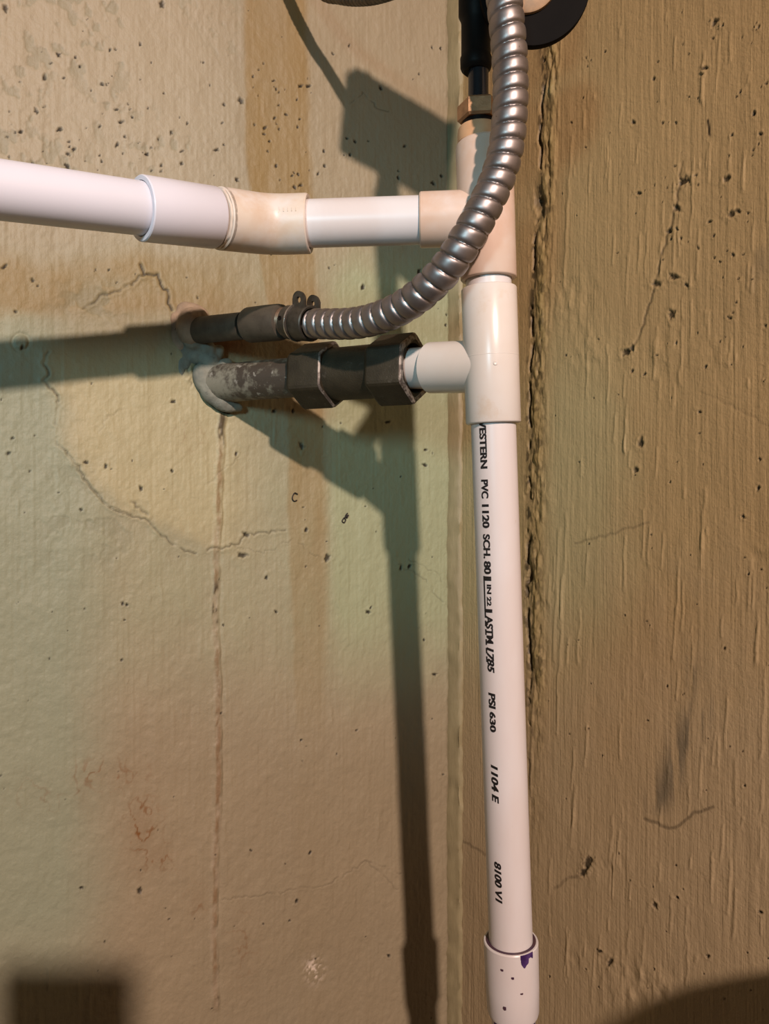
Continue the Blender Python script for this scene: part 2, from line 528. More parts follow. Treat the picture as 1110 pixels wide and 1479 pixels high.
    # --- pits and specks
    P = [(235 * .36, 220 * .36, 3.2), (64, 112, 3.8), (53, 160, 3.6), (30, 190, 3.2), (234, 6, 5), (148, 122, 2.8), (168, 158, 2.6), (175, 176, 3), (87, 186, 3.4),
         (98, 222, 3), (97, 239, 3), (107, 215, 3), (170, 208, 2.8), (212, 222, 2.8), (233, 238, 2.6), (247, 191, 2.6), (348, 146, 4), (324, 151, 2.6), (313, 216, 2.6),
         (263, 218, 2.2), (262, 236, 2.6), (271, 178, 2.2), (8, 10, 5), (6, 386, 3.2), (47, 405, 2.6), (22, 450, 2.6), (32, 502, 3), (12, 655, 3), (18, 633, 2.4),
         (250, 580, 3.4), (152, 673, 3), (124, 668, 3), (248, 680, 2.6), (203, 706, 3), (117, 736, 2.6), (355, 772, 4.2), (350, 802, 4.8), (472, 806, 4.6), (441, 766, 2.8),
         (341, 655, 3), (436, 644, 4.5), (395, 594, 2.8), (423, 594, 2.8), (613, 672, 2.8), (614, 650, 2.2), (558, 610, 2.6), (652, 662, 2.4), (591, 818, 3), (579, 820, 2.8),
         (532, 884, 3), (535, 878, 2), (385, 834, 2.4), (399, 884, 2.2), (428, 1301, 3), (447, 1231, 2.4), (434, 1069, 2), (562, 1381, 2.6), (627, 974, 3), (202, 1287, 4), (118, 1283, 2.6),
         (177, 872, 2.6), (183, 874, 2.2), (176, 953, 2), (459, 251, 2.6), (500, 200, 2), (505, 224, 2.4), (512, 205, 2.2), (583, 212, 2.4), (574, 257, 2.4), (625, 265, 3.2), (637, 254, 2.6),
         (549, 128, 3), (504, 66, 2), (481, 78, 2), (624, 69, 2), (636, 70, 2), (467, 219, 2), (396, 171, 2.4), (433, 125, 3), (445, 125, 3), (383, 184, 2.6), (412, 166, 2.2), (468, 240, 2.4), (389, 204, 2),
         (398, 240, 2.4), (424, 271, 2.8), (433, 268, 2.8), (342, 260, 3), (605, 392, 3.4), (523, 415, 3), (285, 430, 2.2), (640, 350, 2), (643, 470, 2.2), (644, 455, 2)]
    for _ in range(110):
        P.append((rnd.uniform(0, 640), rnd.uniform(0, 1479), rnd.uniform(.9, 1.7)))
    for _ in range(70):
        P.append((abs(rnd.gauss(0, 1)) * 190 + 5, rnd.uniform(60, 280), rnd.uniform(1.0, 2.2)))
    for _ in range(25):
        P.append((rnd.uniform(365, 450), rnd.uniform(100, 275), rnd.uniform(1.0, 2.0)))
    dots(px, py, P, disp, dark, .0011)
    # nail head under the paint
    dn = np.hypot(px - 30, py - 494)
    disp = disp + .0012 * (1 - sstep(8, 13, dn)) - .0010 * np.exp(-((dn - 12) / 2.5) ** 2)
    # chipped plaster
    cw = np.exp(-(((px - 455) / 11) ** 2 + ((py - 1402) / 15) ** 2)) * sstep(.40, .55, fbm(U * 300, Z * 300, 3, 27)) * 1.7
    pale = np.maximum(pale, cw); disp = disp - .0012 * np.clip(cw, 0, 1)
    # little raised paint runs
    for _ in range(70):
        x = rnd.uniform(0, 640); y = rnd.uniform(0, 1400); L_ = rnd.uniform(10, 50)
        b = (np.abs(px - x) < 7) & (py > y - 5) & (py < y + L_ + 5)
        if b.any(): disp[b] += .0005 * np.exp(-((px[b] - x) / 1.8) ** 2) * sstep(0, 8, py[b] - y) * (1 - sstep(L_ - 6, L_, py[b] - y))
    # rolled edge at the corner
    disp = disp - .004 * sstep(643, 656, px + 6 * (fbm(U * 0, Z * 50, 3, 30) - .5)) * (px < 700)
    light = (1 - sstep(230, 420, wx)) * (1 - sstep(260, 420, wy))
    return disp, dict(light=light, green=green, cream=cream, grey=grey, stain=stain, brown=np.clip(brown, 0, 1) * .8, rust=rust, flake=flake * .45, pale=pale, line=line * .9, dark=dark * .95)


def right_fields(U, Z, px, py):
    rnd = random.Random(9)
    st1 = fbm(U * 330, Z * 9, 3, 41); st2 = fbm(U * 700, Z * 20, 2, 42); mid = fbm(U * 45, Z * 30, 4, 43)
    disp = .003 * (fbm(U * 8, Z * 8, 3, 44) - .5) + .0008 * (mid - .5)
    disp = disp + .00045 * (st1 - .5) + .0002 * (st2 - .5) + .0003 * (fbm(U * 240, Z * 240, 3, 45) - .5)
    dark = np.zeros_like(px); line = np.zeros_like(px); pale = np.zeros_like(px)
    # --- the open joint with squeezed-out mortar
    jx = np.interp(py, [0, 100, 270, 400, 560, 700, 850, 950, 1100, 1479], [786, 784, 777, 772, 764, 765, 760, 766, 764, 760])
    jx = jx + 9 * (fbm(U * 0 + 7, Z * 45, 4, 46) - .5)
    d = px - jx
    rj = fbm(U * 230, Z * 70, 4, 47)
    strong = np.interp(py, [0, 950, 1080, 1200], [1, 1, .35, .12])
    groove = (1 - sstep(.8, 3.4, np.abs(d))) * sstep(.40, .60, fbm(U * 60, Z * 90, 3, 48)) * strong
    disp = disp - .003 * groove
    dark = np.maximum(dark, groove * .88)
    bead = np.exp(-((d - 12) / 10.0) ** 2) * strong
    disp = disp + bead * (.0058 * (rj - .38) + .0005)
    dark = np.maximum(dark, bead * .6 * sstep(.56, .68, fbm(U * 260, Z * 120, 3, 49)))
    dark = np.maximum(dark, np.exp(-(d / 6.5) ** 2) * strong * .85 * sstep(.52, .62, fbm(U * 240, Z * 110, 3, 59)))
    olive = np.clip(bead * .8 * rj * 1.6, 0, 1)
    for (x, y, rx, ry) in ((779, 290, 9, 16), (784, 305, 6, 12), (770, 715, 10, 10), (768, 780, 6, 10), (765, 830, 6, 14)):
        b = np.exp(-(((px - x) / rx) ** 2 + ((py - y) / ry) ** 2)) * sstep(.40, .55, rj)
        disp = disp - .004 * b; dark = np.maximum(dark, b * .9)
    # --- thin seam beside the corner strip
    d2 = px - (663 + 3 * (fbm(U * 0 + 2, Z * 60, 3, 50) - .5) - (py - 700) * .012)
    # --- chain of knocks
    ch = [(984, 235), (981, 262), (977, 290), (968, 325), (955, 370), (945, 410), (932, 460), (920, 490), (905, 510)]
    b = (px > 890) & (px < 1000) & (py > 160) & (py < 530)
    dd = seg_dist(px[b], py[b], wander(ch, 2, 8, rnd))
    line[b] = np.maximum(line[b], (1 - sstep(.6, 2.2, dd)) * .62 * sstep(.25, .6, fbm(U[b] * 40, Z[b] * 90, 3, 51)))
    disp[b] -= .0006 * (1 - sstep(.6, 3, dd))
    P = [(986, 262, 6.5), (977, 301, 5), (966, 334, 4), (947, 410, 5.5), (972, 400, 5.5), (969, 454, 5.5), (904, 509, 6), (912, 503, 4), (922, 279, 3.4), (1031, 32, 4.5), (1017, 98, 3.5), (1012, 108, 2.6),
         (943, 114, 2.4), (1068, 132, 2.2), (1088, 164, 3), (1098, 194, 3), (1049, 258, 4.5), (1055, 310, 5), (1065, 305, 3.5), (1058, 368, 2.6), (1023, 320, 2.4), (990, 412, 2.8), (1053, 459, 2.8), (1104, 470, 2.4),
         (912, 536, 2.6), (930, 540, 2.2), (925, 640, 5), (918, 679, 3.8), (1009, 595, 2.4), (1096, 663, 2.4), (1094, 705, 3.2), (1071, 746, 2.2), (1045, 937, 2.4), (1080, 829, 2), (849, 1246, 7), (842, 1260, 5.5),
         (945, 1307, 4), (1021, 1381, 3), (1097, 1318, 2.8), (978, 1296, 2.4), (880, 1390, 4.5), (865, 1374, 3), (914, 177, 3), (956, 178, 1.6), (975, 178, 1.6), (1030, 340, 2), (1007, 358, 2), (982, 345, 2.2), (976, 330, 2.2), (968, 345, 2.2)]
    for _ in range(120):
        P.append((rnd.uniform(790, 1110), rnd.uniform(0, 1479), rnd.uniform(.8, 1.6)))
    for _ in range(35):
        P.append((rnd.uniform(960, 1110), rnd.uniform(20, 560), rnd.uniform(1.0, 2.2)))
    dots(px, py, P, disp, dark, .0012)
    # a splinter stuck in the paint
    b = (np.abs(px - 1023) < 6) & (py > 165) & (py < 205)
    if b.any(): dark[b] = np.maximum(dark[b], (1 - sstep(1, 2.3, np.abs(px[b] - 1021.5 - (py[b] - 172) * .1))) * sstep(170, 174, py[b]) * (1 - sstep(194, 198, py[b])))
    # grey scuffs
    sc = np.exp(-(((px - (985 - (py - 1080) * .42)) / 22) ** 2)) * sstep(985, 1040, py) * (1 - sstep(1150, 1190, py)) * sstep(.42, .62, fbm(U * 260, Z * 25, 3, 52)) * .8
    sc = np.maximum(sc, np.exp(-(((px - 1100) / 16) ** 2 + ((py - 390) / 55) ** 2)) * .35 * sstep(.4, .6, mid))
    sc = np.maximum(sc, np.exp(-(((px - 1000) / 10) ** 2 + ((py - 970) / 40) ** 2)) * .5 * sstep(.45, .6, st1))
    for poly, wd, k in (([(930, 1183), (955, 1193), (975, 1197), (995, 1178), (1028, 1166)], 2, .5), ([(800, 1283), (820, 1268), (840, 1262)], 2, .3), ([(830, 785), (880, 772), (935, 755)], 1.5, .3),
                        ([(1010, 565), (1055, 585), (1110, 615)], 1.2, .2), ([(645, 1205), (670, 1215), (700, 1235)], 1.6, .35)):
        b = (px > poly[0][0] - 12) & (px < poly[-1][0] + 12)
        dd = seg_dist(px[b], py[b], wander(poly, 2, 7, rnd))
        ww = 1 - sstep(wd * .5, wd * 1.8, dd)
        line[b] = np.maximum(line[b], ww * k); disp[b] -= .0006 * ww * k
    # thick paint runs and ridges
    runs = [(818, 735, 1050, 2.2), (808, 760, 960, 2.0), (777, 900, 1250, 2.0), (985, 470, 560, 2.4), (1018, 700, 800, 2.0), (1105, 960, 1100, 2.4), (930, 1330, 1420, 2.4), (1062, 1280, 1360, 2.2), (830, 1130, 1230, 2.4), (826, 190, 420, 2), (800, 330, 480, 2)]
    for _ in range(150):
        y0 = rnd.uniform(0, 1400); runs.append((rnd.uniform(790, 1110), y0, y0 + rnd.uniform(15, 90), rnd.uniform(1.0, 1.9)))
    for (x, y0, y1, w_) in runs:
        b = (np.abs(px - x) < 14) & (py > y0 - 5) & (py < y1 + 5)
        if not b.any(): continue
        xx = px[b] - x + (py[b] - y0) * .05 - 3 * (vnoise(py[b] * .05, py[b] * 0 + x, 3) - .5)
        disp[b] += .0006 * np.exp(-(xx / w_) ** 2) * sstep(y0, y0 + 8, py[b]) * (1 - sstep(y1 - 8, y1, py[b]))
    for (x, y, r) in ((830, 430, 40), (850, 510, 30), (960, 510, 26), (1040, 510, 18), (880, 1250, 24), (900, 1420, 45), (950, 1430, 30), (830, 1380, 20), (1090, 800, 16), (790, 720, 18), (785, 860, 18)):
        b = (np.abs(px - x) < r * 2.5) & (np.abs(py - y) < r * 2.5)
        g = np.exp(-(((px[b] - x) / r) ** 2 + ((py[b] - y) / r) ** 2))
        disp[b] += g * .0028 * (fbm(U[b] * 130, Z[b] * 70, 3, 53) - .45)
    green = sstep(420, 620, py) * (1 - sstep(850, 1050, py)) * (1 - sstep(840, 960, px + 60 * (mid - .5))) * .8
    dull = sstep(700, 1200, py + 200 * (mid - .5)) * .6
    return disp, dict(green=green, dull=dull, olive=olive, scuff=sc, line=line, dark=dark * .95)


M['wall_left'] = wall_mat('olive_painted_concrete', (.38, .322, .21), [
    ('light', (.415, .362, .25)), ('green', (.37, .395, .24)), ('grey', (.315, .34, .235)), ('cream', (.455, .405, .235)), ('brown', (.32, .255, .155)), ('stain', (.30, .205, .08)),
    ('rust', (.20, .085, .022)), ('flake', (.23, .23, .15)), ('pale', (.66, .56, .44)), ('line', (.045, .035, .02)), ('dark', (.014, .011, .007))],
    .75, 420)
M['wall_right'] = wall_mat('brown_painted_wall', (.485, .345, .162), [
    ('green', (.47, .39, .20)), ('dull', (.50, .40, .25)), ('olive', (.34, .27, .11)), ('scuff', (.17, .145, .095)), ('line', (.06, .045, .025)), ('dark', (.014, .010, .006))],
    1.3, 420, strokes=420)

zlo, zhi = H - .60, H + .60
us = axis_vals(-2.2, 0.0, -.505, -.0, .00095, .06)
zs = axis_vals(0.0, 2.6, zlo, zhi, .00105, .06)
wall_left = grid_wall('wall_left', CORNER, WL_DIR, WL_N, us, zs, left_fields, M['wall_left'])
us = axis_vals(0.0, 3.2, .0, .44, .00095, .06)
zs = axis_vals(0.0, 2.6, zlo, zhi, .00105, .06)
wall_right = grid_wall('wall_right', CORNER, WR_DIR, WR_N, us, zs, right_fields, M['wall_right'])

# bead of old caulk in the corner
m, nt, p = new_mat('caulk_strip')
c = mixc(nt, ramp(nt, noise(nt, 60, 5, .6, None, (1, 1, .4)), .35, .7), (.36, .305, .165), (.29, .24, .125))
nt.links.new(c, p.inputs['Base Color']); p.inputs['Roughness'].default_value = .6
bump(nt, p, noise(nt, 300, 5, .6, None, (1, 1, .2)), .5, .001)
M['caulk'] = m
mb = MB()
zz = np.arange(0.05, 2.55, .004)
V = []
prof = []
c3 = np.array([CORNER[0], CORNER[1]])
for i, z in enumerate(zz):
    j = lambda s_: .0042 * (float(fbm(np.array(3.1 + s_), np.array(z * 70.), 4, 60 + s_)) - .5)
    a = c3 - WL_DIR * (.0085 + j(1)) + WL_N * .0002
    b_ = c3 - WL_DIR * (.005 + j(2)) + WL_N * (.0055 + j(3)) + WR_N * .001
    c_ = c3 + WR_DIR * (.0115 + j(4)) + WR_N * (.0045 + j(5))
    e_ = c3 + WR_DIR * (.0135 + j(4)) + WR_N * (.0036 + j(6))
    d_ = c3 + WR_DIR * (.0150 + j(7)) + WR_N * .0002
    for q in (c3 - WL_N * .004 - WR_N * .004, a - WL_N * .004, a, b_, c_, e_, d_, d_ - WR_N * .004):
        V.append(Vector((q[0], q[1], z)))
Fc = []
for i in range(len(zz) - 1):
    for k in range(8):
        k2 = (k + 1) % 8
        Fc.append((i * 8 + k, i * 8 + k2, (i + 1) * 8 + k2, (i + 1) * 8 + k))
trim = mesh_obj('trim_1', V, Fc, M['caulk'], sharp=60)
tag(trim, kind='structure')

# floor of the cellar, below the picture
fl = MB().add(*box((.3, -.6, -.05), 5.2, 4.6, .1)).build('floor', M['floor'], smooth=False)
tag(fl, kind='structure')

# ------------------------------------------------------------------ white plastic pipework
pA, pB = at(700, 250, .565), at(737, 1350, .592)
AX = (pB - pA).normalized()


def axp(py):
    """point of the riser's axis seen at picture row py"""
    lo, hi = -1.0, 2.0
    for _ in range(50):
        mdl = (lo + hi) / 2
        q = pA + (pB - pA) * mdl
        if CY - F * (q.z - H) / q.y < py: lo = mdl
        else: hi = mdl
    return pA + (pB - pA) * lo


PR = .0167
FRONT = Vector((-pA.x * .3, -1, 0)).normalized()
run = thing('pvc_pipe_run', axp(2600) * 0 + Vector((pB.x + AX.x * .75, pB.y + AX.y * .75, 0.0)),
            'white plastic pipework with two tees standing in front of the wall corner', 'pipework')


def between(p0, p1, prof_scale=None): return (p1 - p0).length


# riser
bot_pt = pA + AX * ((pA.z - .02) / -AX.z)
vp = mesh_obj('vertical_pipe', *lathe(axp(395), AX, [(0, PR), ((bot_pt - axp(395)).length, PR)], 64), M['pvc'], run)
tag(vp, 'long white vertical pipe printed with black lettering')


def coupling(name, A, d, L, ro, ri, mat, par, lip=None):
    return mesh_obj(name, *lathe(A, d, socket(L, ro, ri), 64, closed=True), mat, par)


# lower tee
ARM_E = at(388, 325, .578)               # corner of the elbow
TL0 = axp(416); TLL = (axp(612) - TL0).length
low_c = axp(529)
lw_far = at(598, 532, .6165)
low_dir = (lw_far - low_c).normalized()
mb = MB()
mb.add(*lathe(TL0, AX, socket(TLL, .0204, .0169), 64, closed=True))
mb.add(*lathe(low_c, low_dir, [(0, .0196), ((at(616, 530, .602) - low_c).length - .001, .0199), ((at(616, 530, .602) - low_c).length, .0190), ((at(616, 530, .602) - low_c).length, .0170), (.03, .0170)], 64))
tee1 = mb.build('tee_fitting', M['pvc_tee'], run)
tag(tee1, 'lower cream tee with its arm pointing at the iron union')
# mould line ring and injection pip
s_ = (axp(516) - TL0).length
mesh_obj('mould_line', *lathe(TL0 + AX * s_, AX, [(-.0003, .0204), (-.0001, .02052), (.0001, .02052), (.0003, .0204)], 64), M['pvc_tee'], tee1)
pip = axp(532) + Vector((.001, -1, 0)).normalized() * .0203
mesh_obj('injection_pip', *lathe(pip, (0, -1, 0), [(-.001, .0018), (.0003, .0017), (.0006, .0012), (.0004, .0005)], 16), M['pvc_tee'], tee1)
# neck to the iron union
mesh_obj('nipple', *lathe(low_c + low_dir * .02, low_dir, [(0, .0163), ((at(575, 531, .625) - low_c).length - .02, .0163)], 48), M['pvc_tee'], run)

# upper tee
TU0 = axp(207); TUL = (axp(404) - TU0).length
up_c = axp(315)
up_dir = (ARM_E - up_c).normalized()
mb = MB()
pr = socket(TUL, .0206, .0170)
pr = [(.012, .0150), (-.0005, .0150), (-.0003, .0188), (.0012, .0203), (.004, .0209), (.05, .0208)] + pr[5:]
mb.add(*lathe(TU0, AX, pr, 64, closed=True))
armL = (at(606, 316, .572) - up_c).length
mb.add(*lathe(up_c, up_dir, [(0, .0198), (.02, .0199), (armL - .001, .0198), (armL, .0190), (armL, .0178), (armL - .012, .0178)], 64))
tee2 = mb.build('tee_fitting', M['pvc_stained'], run)
tag(tee2, 'upper cream tee crossed by the steel conduit and its shadow')
# horizontal run
HR = .0173
d2 = (ARM_E - up_c).normalized()
mesh_obj('horizontal_pipe', *lathe(up_c + d2 * .03, d2, [(0, HR), ((ARM_E - up_c).length - .05, HR)], 64), M['pvc'], run)
ELB_L = at(0, 274.5, .455)
d1 = (ELB_L - ARM_E).normalized()


def on_line(P0, d, px):
    # point of the line seen at picture column px
    k = (px - CX) / F
    t = (k * P0.y - P0.x) / (d.x - k * d.y)
    return P0 + d * t


cA, cB = on_line(ARM_E, d1, 203), on_line(ARM_E, d1, 309)
eA, eB = on_line(ARM_E, d1, 317), on_line(ARM_E, d2, 445)
mesh_obj('horizontal_pipe', *lathe(cB, d1, [(0, HR), ((at(-420, 200, .33) - cB).length, HR)], 64), M['pvc_new'], run)
cpl = mesh_obj('coupling', *lathe(cB, (cA - cB), [(.0, .0195), (0, .0204), (.0012, .0211), ((cA - cB).length - .0008, .0212), ((cA - cB).length, .0206), ((cA - cB).length, .0178), ((cA - cB).length - .01, .0178), (.001, .0178)], 64, closed=True), M['pvc_new'], run)
tag(cpl, 'clean bluish white coupling on the left pipe')
# elbow
tl = .011
pts = [eA, ARM_E + d1 * tl * 1.4]
q0, q1 = ARM_E + d1 * tl * 1.4, ARM_E - d2 * -1 * 0 + (eB - ARM_E).normalized() * tl * 1.4
for k in range(1, 9):
    t = k / 9
    pts.append(q0 * (1 - t) ** 2 + ARM_E * 2 * t * (1 - t) + q1 * t * t)
pts += [q1, eB]
nP = len(pts)
V, Fc = sweep(pts, lambda i, s, th: .0216, 64, caps=False)
mb = MB().add(V, Fc)
mb.add(*lathe(eA, (ARM_E - eA), [(.012, .0182), (-.0004, .0182), (-.0010, .0192), (-.0010, .0208), (0, .0216), (.002, .0216)], 64))
mb.add(*lathe(eB, (ARM_E - eB), [(.012, .0178), (-.0004, .0178), (-.0010, .0190), (-.0010, .0208), (0, .0215), (.002, .0216)], 64))
elb = mb.build('elbow_fitting', M['pvc_old'], run)
tag(elb, 'aged tan elbow fitting with a dark glue line')
# raised mould seam and embossed marks on the elbow
dE = (eB - ARM_E).normalized()
mesh_obj('mould_seam', *lathe(ARM_E + dE * .0005, dE + (-d1) * .2, [(-.0006, .0215), (-.0002, .02185), (.0002, .02185), (.0006, .0215)], 64), M['pvc_old'], elb)
# embossed emblem
def on_elbow(t, th):
    d_, a_, b_ = frame(dE, (0, -1, 0))
    return ARM_E + dE * t + (a_ * math.cos(th) + b_ * math.sin(th)) * .02165
el = (eB - ARM_E).length
sg = 1 if frame(dE, (0, -1, 0))[2].z > 0 else -1
ringp = [on_elbow(el * .33 + .0026 * math.cos(k * math.pi / 10), sg * (.12 + .0032 / .0216 * math.sin(k * math.pi / 10))) for k in range(21)]
mesh_obj('embossed_mark', *sweep(ringp, lambda i, s, th: .0004, 8), M['pvc_old'], elb)
for t_ in (.52, .62, .72, .82):
    mesh_obj('embossed_mark', *sweep([on_elbow(el * t_, sg * .06), on_elbow(el * t_, sg * .18)], lambda i, s, th: .0004, 8), M['pvc_old'], elb)
# glue rings
mesh_obj('glue_ring', *lathe(eA, d1, [(.0008, .0188), (.0012, .0205), (.0026, .0202), (.003, .0188)], 64, wob=lambda t, th: .0003 * math.sin(7 * th) + .0002 * math.sin(17 * th)), M['pvc_old'], elb)

# bottom coupling
BC0 = axp(1357); BCL = (axp(1463) - BC0).length
prf = [(.010, .0176), (0, .0176), (0, .0204), (.0008, .0209), (BCL * .6, .0205), (BCL - .004, .0199), (BCL - .0012, .0192), (BCL, .0178), (BCL - .001, .0169), (BCL - .02, .0169)]
bcp = mesh_obj('coupling', *lathe(BC0, AX, prf, 64, closed=True), M['pvc'], run)
tag(bcp, 'lowest white coupling, smeared with purple primer')


def cyl_patch(name, A, R, t0, t1, a0, a1, fn, mat, par, nt_=40, na=60):
    """irregular film lying on the riser's side; fn(u, v) > 0 keeps a cell"""
    d, a, b = frame(AX, FRONT)
    V, Fc = [], []
    for i in range(nt_ + 1):
        for k in range(na + 1):
            th = a0 + (a1 - a0) * k / na
            V.append(Vector(A) + d * (t0 + (t1 - t0) * i / nt_) + (a * math.cos(th) + b * math.sin(th)) * (R + .00025))
    for i in range(nt_):
        for k in range(na):
            if fn((i + .5) / nt_, (k + .5) / na) > 0:
                Fc.append((i * (na + 1) + k, i * (na + 1) + k + 1, (i + 1) * (na + 1) + k + 1, (i + 1) * (na + 1) + k))
    used = sorted({i for f_ in Fc for i in f_}); mp = {o_: n_ for n_, o_ in enumerate(used)}
    return mesh_obj(name, [V[i] for i in used], [tuple(mp[i] for i in f_) for f_ in Fc], mat, par)


mesh_obj('primer_ring', *lathe(BC0, AX, [(.0002, .0168), (-.0003, .0170), (-.0003, .0191), (.0003, .0192)], 64), M['primer_dark'], bcp)


def drip(u, v):
    e = .26 + .06 * math.sin(v * 9) + .05 * math.sin(v * 21 + 1) + .12 * v
    e += .60 * max(0, 1 - ((v - .36) / .26) ** 2) ** .35
    return e - u if .08 < v < .96 else -1


sgn = 1 if frame(AX, FRONT)[2].x > 0 else -1
ang = lambda off_px: sgn * math.asin(max(-1, min(1, off_px / 39.)))
cyl_patch('primer_drip', BC0, .02085, -.0002, .0105, ang(6), ang(27), drip, M['primer'], bcp, 70, 90)
cyl_patch('primer_film', BC0, .0187, BCL - .0045, BCL + .003, ang(-33), ang(30), lambda u, v: u - (.55 - .45 * math.sin(v * 11) * (v > .45) - .15 * math.sin(v * 5)), M['primer'], bcp)
cyl_patch('primer_film', BC0, PR, BCL - .003, BCL + .006, ang(-36), ang(36), lambda u, v: .8 + .2 * math.sin(9 * v) - u, M['primer'], bcp)
for (ox, yy, L_) in ((-20, 1377, .0018), (-6, 1386, .002), (-18, 1429, .003), (-12, 1456, .0022), (6, 1409, .0014)):
    c_ = axp(yy)
    cyl_patch('primer_speck', c_, .02075, 0, L_, ang(ox), ang(ox + 4), lambda u, v: .3 - (u - .5) ** 2 - (v - .5) ** 2 - .15 * (u - v), M['primer_dark'], bcp, 8, 8)


# printed lettering
def lettering(txt, y0, y1, hgt=.0054, off=-18.7, shear=0.0):
    cu = bpy.data.curves.new('txt', 'FONT')
    cu.body = txt
    cu.size = 1.0
    cu.offset = .03
    cu.shear = shear
    o = bpy.data.objects.new('txt', cu)
    COL.objects.link(o)
    bpy.context.view_layer.update()
    me = bpy.data.meshes.new_from_object(o.evaluated_get(bpy.context.evaluated_depsgraph_get()))
    bpy.data.objects.remove(o)
    bm = bmesh.new(); bm.from_mesh(me)
    for yc in (.0, .12, .24, .36, .48, .60, .70):
        bmesh.ops.bisect_plane(bm, geom=bm.verts[:] + bm.edges[:] + bm.faces[:], plane_co=(0, yc, 0), plane_no=(0, 1, 0))
    bm.verts.index_update()
    xs = [v.co.x for v in bm.verts]; ys = [v.co.y for v in bm.verts]
    x0, x1, yb, yt = min(xs), max(xs), min(0, min(ys)), .72
    A, B = axp(y0), axp(y1)
    d, a, b = frame(AX, FRONT)
    th0 = sgn * math.asin(off / 33.0)
    V, Fc = [], []
    for n_, (hx, hy) in enumerate(((-.02, 0), (.02, 0))):     # struck heavily: the ink has spread
        base_ = len(V)
        for v in bm.verts:
            t = (v.co.x + hx - x0) / (x1 - x0)
            h = (v.co.y + hy - .36) / .72 * hgt
            th = th0 + sgn * h / PR
            V.append(A + (B - A) * t + (a * math.cos(th) + b * math.sin(th)) * (PR + .00016 + .00002 * n_))
        Fc += [tuple(v.index + base_ for v in f_.verts) for f_ in bm.faces]
    bm.free(); bpy.data.meshes.remove(me)
    return mesh_obj('printed_lettering', V, Fc, M['ink'], vp, smooth=False)


for txt, y0, y1, kw in (('WESTERN', 600, 676, {}), ('PVC', 692, 718, {}), ('1120', 727, 760, {}), ('SCH.', 769, 803, {}), ('80', 807, 825, {}), ('1', 829, 834, {}),
                        ('IN', 840, 853, dict(hgt=.0034, off=-17.5)), ('22', 857, 870, dict(hgt=.0034, off=-18)), ('1', 875, 879, {}), ('ASTM', 884, 923, {}), ('1785', 929, 964, dict(shear=.2)),
                        ('PSI', 993, 1015, dict(shear=.1)), ('630', 1020, 1048, dict(hgt=.0046)), ('1104 E', 1095, 1148, dict(shear=.2)), ('8100 V1', 1232, 1289, dict(shear=.2))):
    lettering(txt, y0, y1, **kw)
cyl_patch('ink_bar', axp(828), PR - .0001, 0, (axp(950) - axp(828)).length, sgn * math.asin(-24.6 / 33), sgn * math.asin(-22.8 / 33),
          lambda u, v: 1 if (u < .42 or math.sin(u * 60) > -.4) else -1, M['ink'], vp, 60, 3)

# ------------------------------------------------------------------ black switch stack above the upper tee
UPV = Vector((-.012, 0, 1)).normalized()
base = axp(207)
stack = thing('pressure_switch', base, 'black pressure switch stem screwed into the upper tee with a brass nut', 'switch')
c = at(690, 195, .5655)


def vert(py, dx=0): return at(690 + dx + (py - 195) * .0, py, .5655)


def vl(name, y_top, y_bot, prof, mat, seg=48, rot=0, cx=690, par=stack):
    A, B = at(cx, y_bot, .5655), at(cx, y_top, .5655)
    L_ = (B - A).length
    return mesh_obj(name, *lathe(A, B - A, [(t * L_, r) for t, r in prof], seg, rot), mat, par)


vl('bushing', 186, 208, [(0, .0160), (.6, .0160), (.9, .0156), (1, .0150)], M['pvc_tan'], 48, cx=692)
vl('dark_ring', 176, 187, [(0, .0120), (1, .0120)], M['black'], cx=691)
nut = vl('hex_nut', 150, 177, [(0, .0145), (.12, .0162), (.88, .0162), (1, .0146)], M['brass'], 6, rot=.42, cx=692)
vl('stem', 98, 152, [(0, .0074), (1, .0074)], M['black_gloss'], cx=690.5)
vl('collar', -90, 104, [(0, .0088), (.02, .0108), (.035, .0114), (.10, .0116), (.12, .0108), (.36, .0108), (.39, .0114), (.42, .0128), (.92, .0128), (1, .0110)], M['black'], cx=687)
# body of the switch, just above the picture
bc = at(705, -158, .573)
bx_ = MB().add(*box(bc, .116, .040, .082, X=Vector((1, 0, -.10)).normalized(), Z=Vector((.10, 0, 1)).normalized()))
body = bx_.build('switch_body', M['black'], stack, smooth=False)
bv = body.modifiers.new('bevel', 'BEVEL'); bv.width = .006; bv.segments = 3
mesh_obj('knob', *lathe(at(641, -226, .57), (0, 0, 1), [(0, .004), (.016, .0036), (.018, .002)], 16), M['black'], stack)

# black round cap with a tan hub
capc = at(772, -20, .540)
cap_ax = Vector((-.06, -.95, -.16)).normalized()
cap = thing('round_cap', capc, 'black round cap with a tan hub at the top edge', 'cap')
mesh_obj('cap_shell', *lathe(capc, cap_ax, [(-.008, .010), (-.008, .036), (-.007, .0385), (-.002, .0388), (0, .0382), (.0002, .036), (0, .031), (0, .005)], 72), M['matte_black'], cap)
hub = mesh_obj('hub', *lathe(capc + Vector((-.006, 0, .004)), cap_ax, [(-.001, .0225), (.003, .0220), (.0035, .0210), (.0035, .0135), (.001, .013), (.001, .004)], 48), M['hub'], cap)
mesh_obj('hub_insert', *lathe(capc + Vector((-.006, 0, .004)) + cap_ax * .001, cap_ax, [(0, .0125), (.002, .012), (.003, .010), (.003, .002)], 6), M['zinc'], cap)

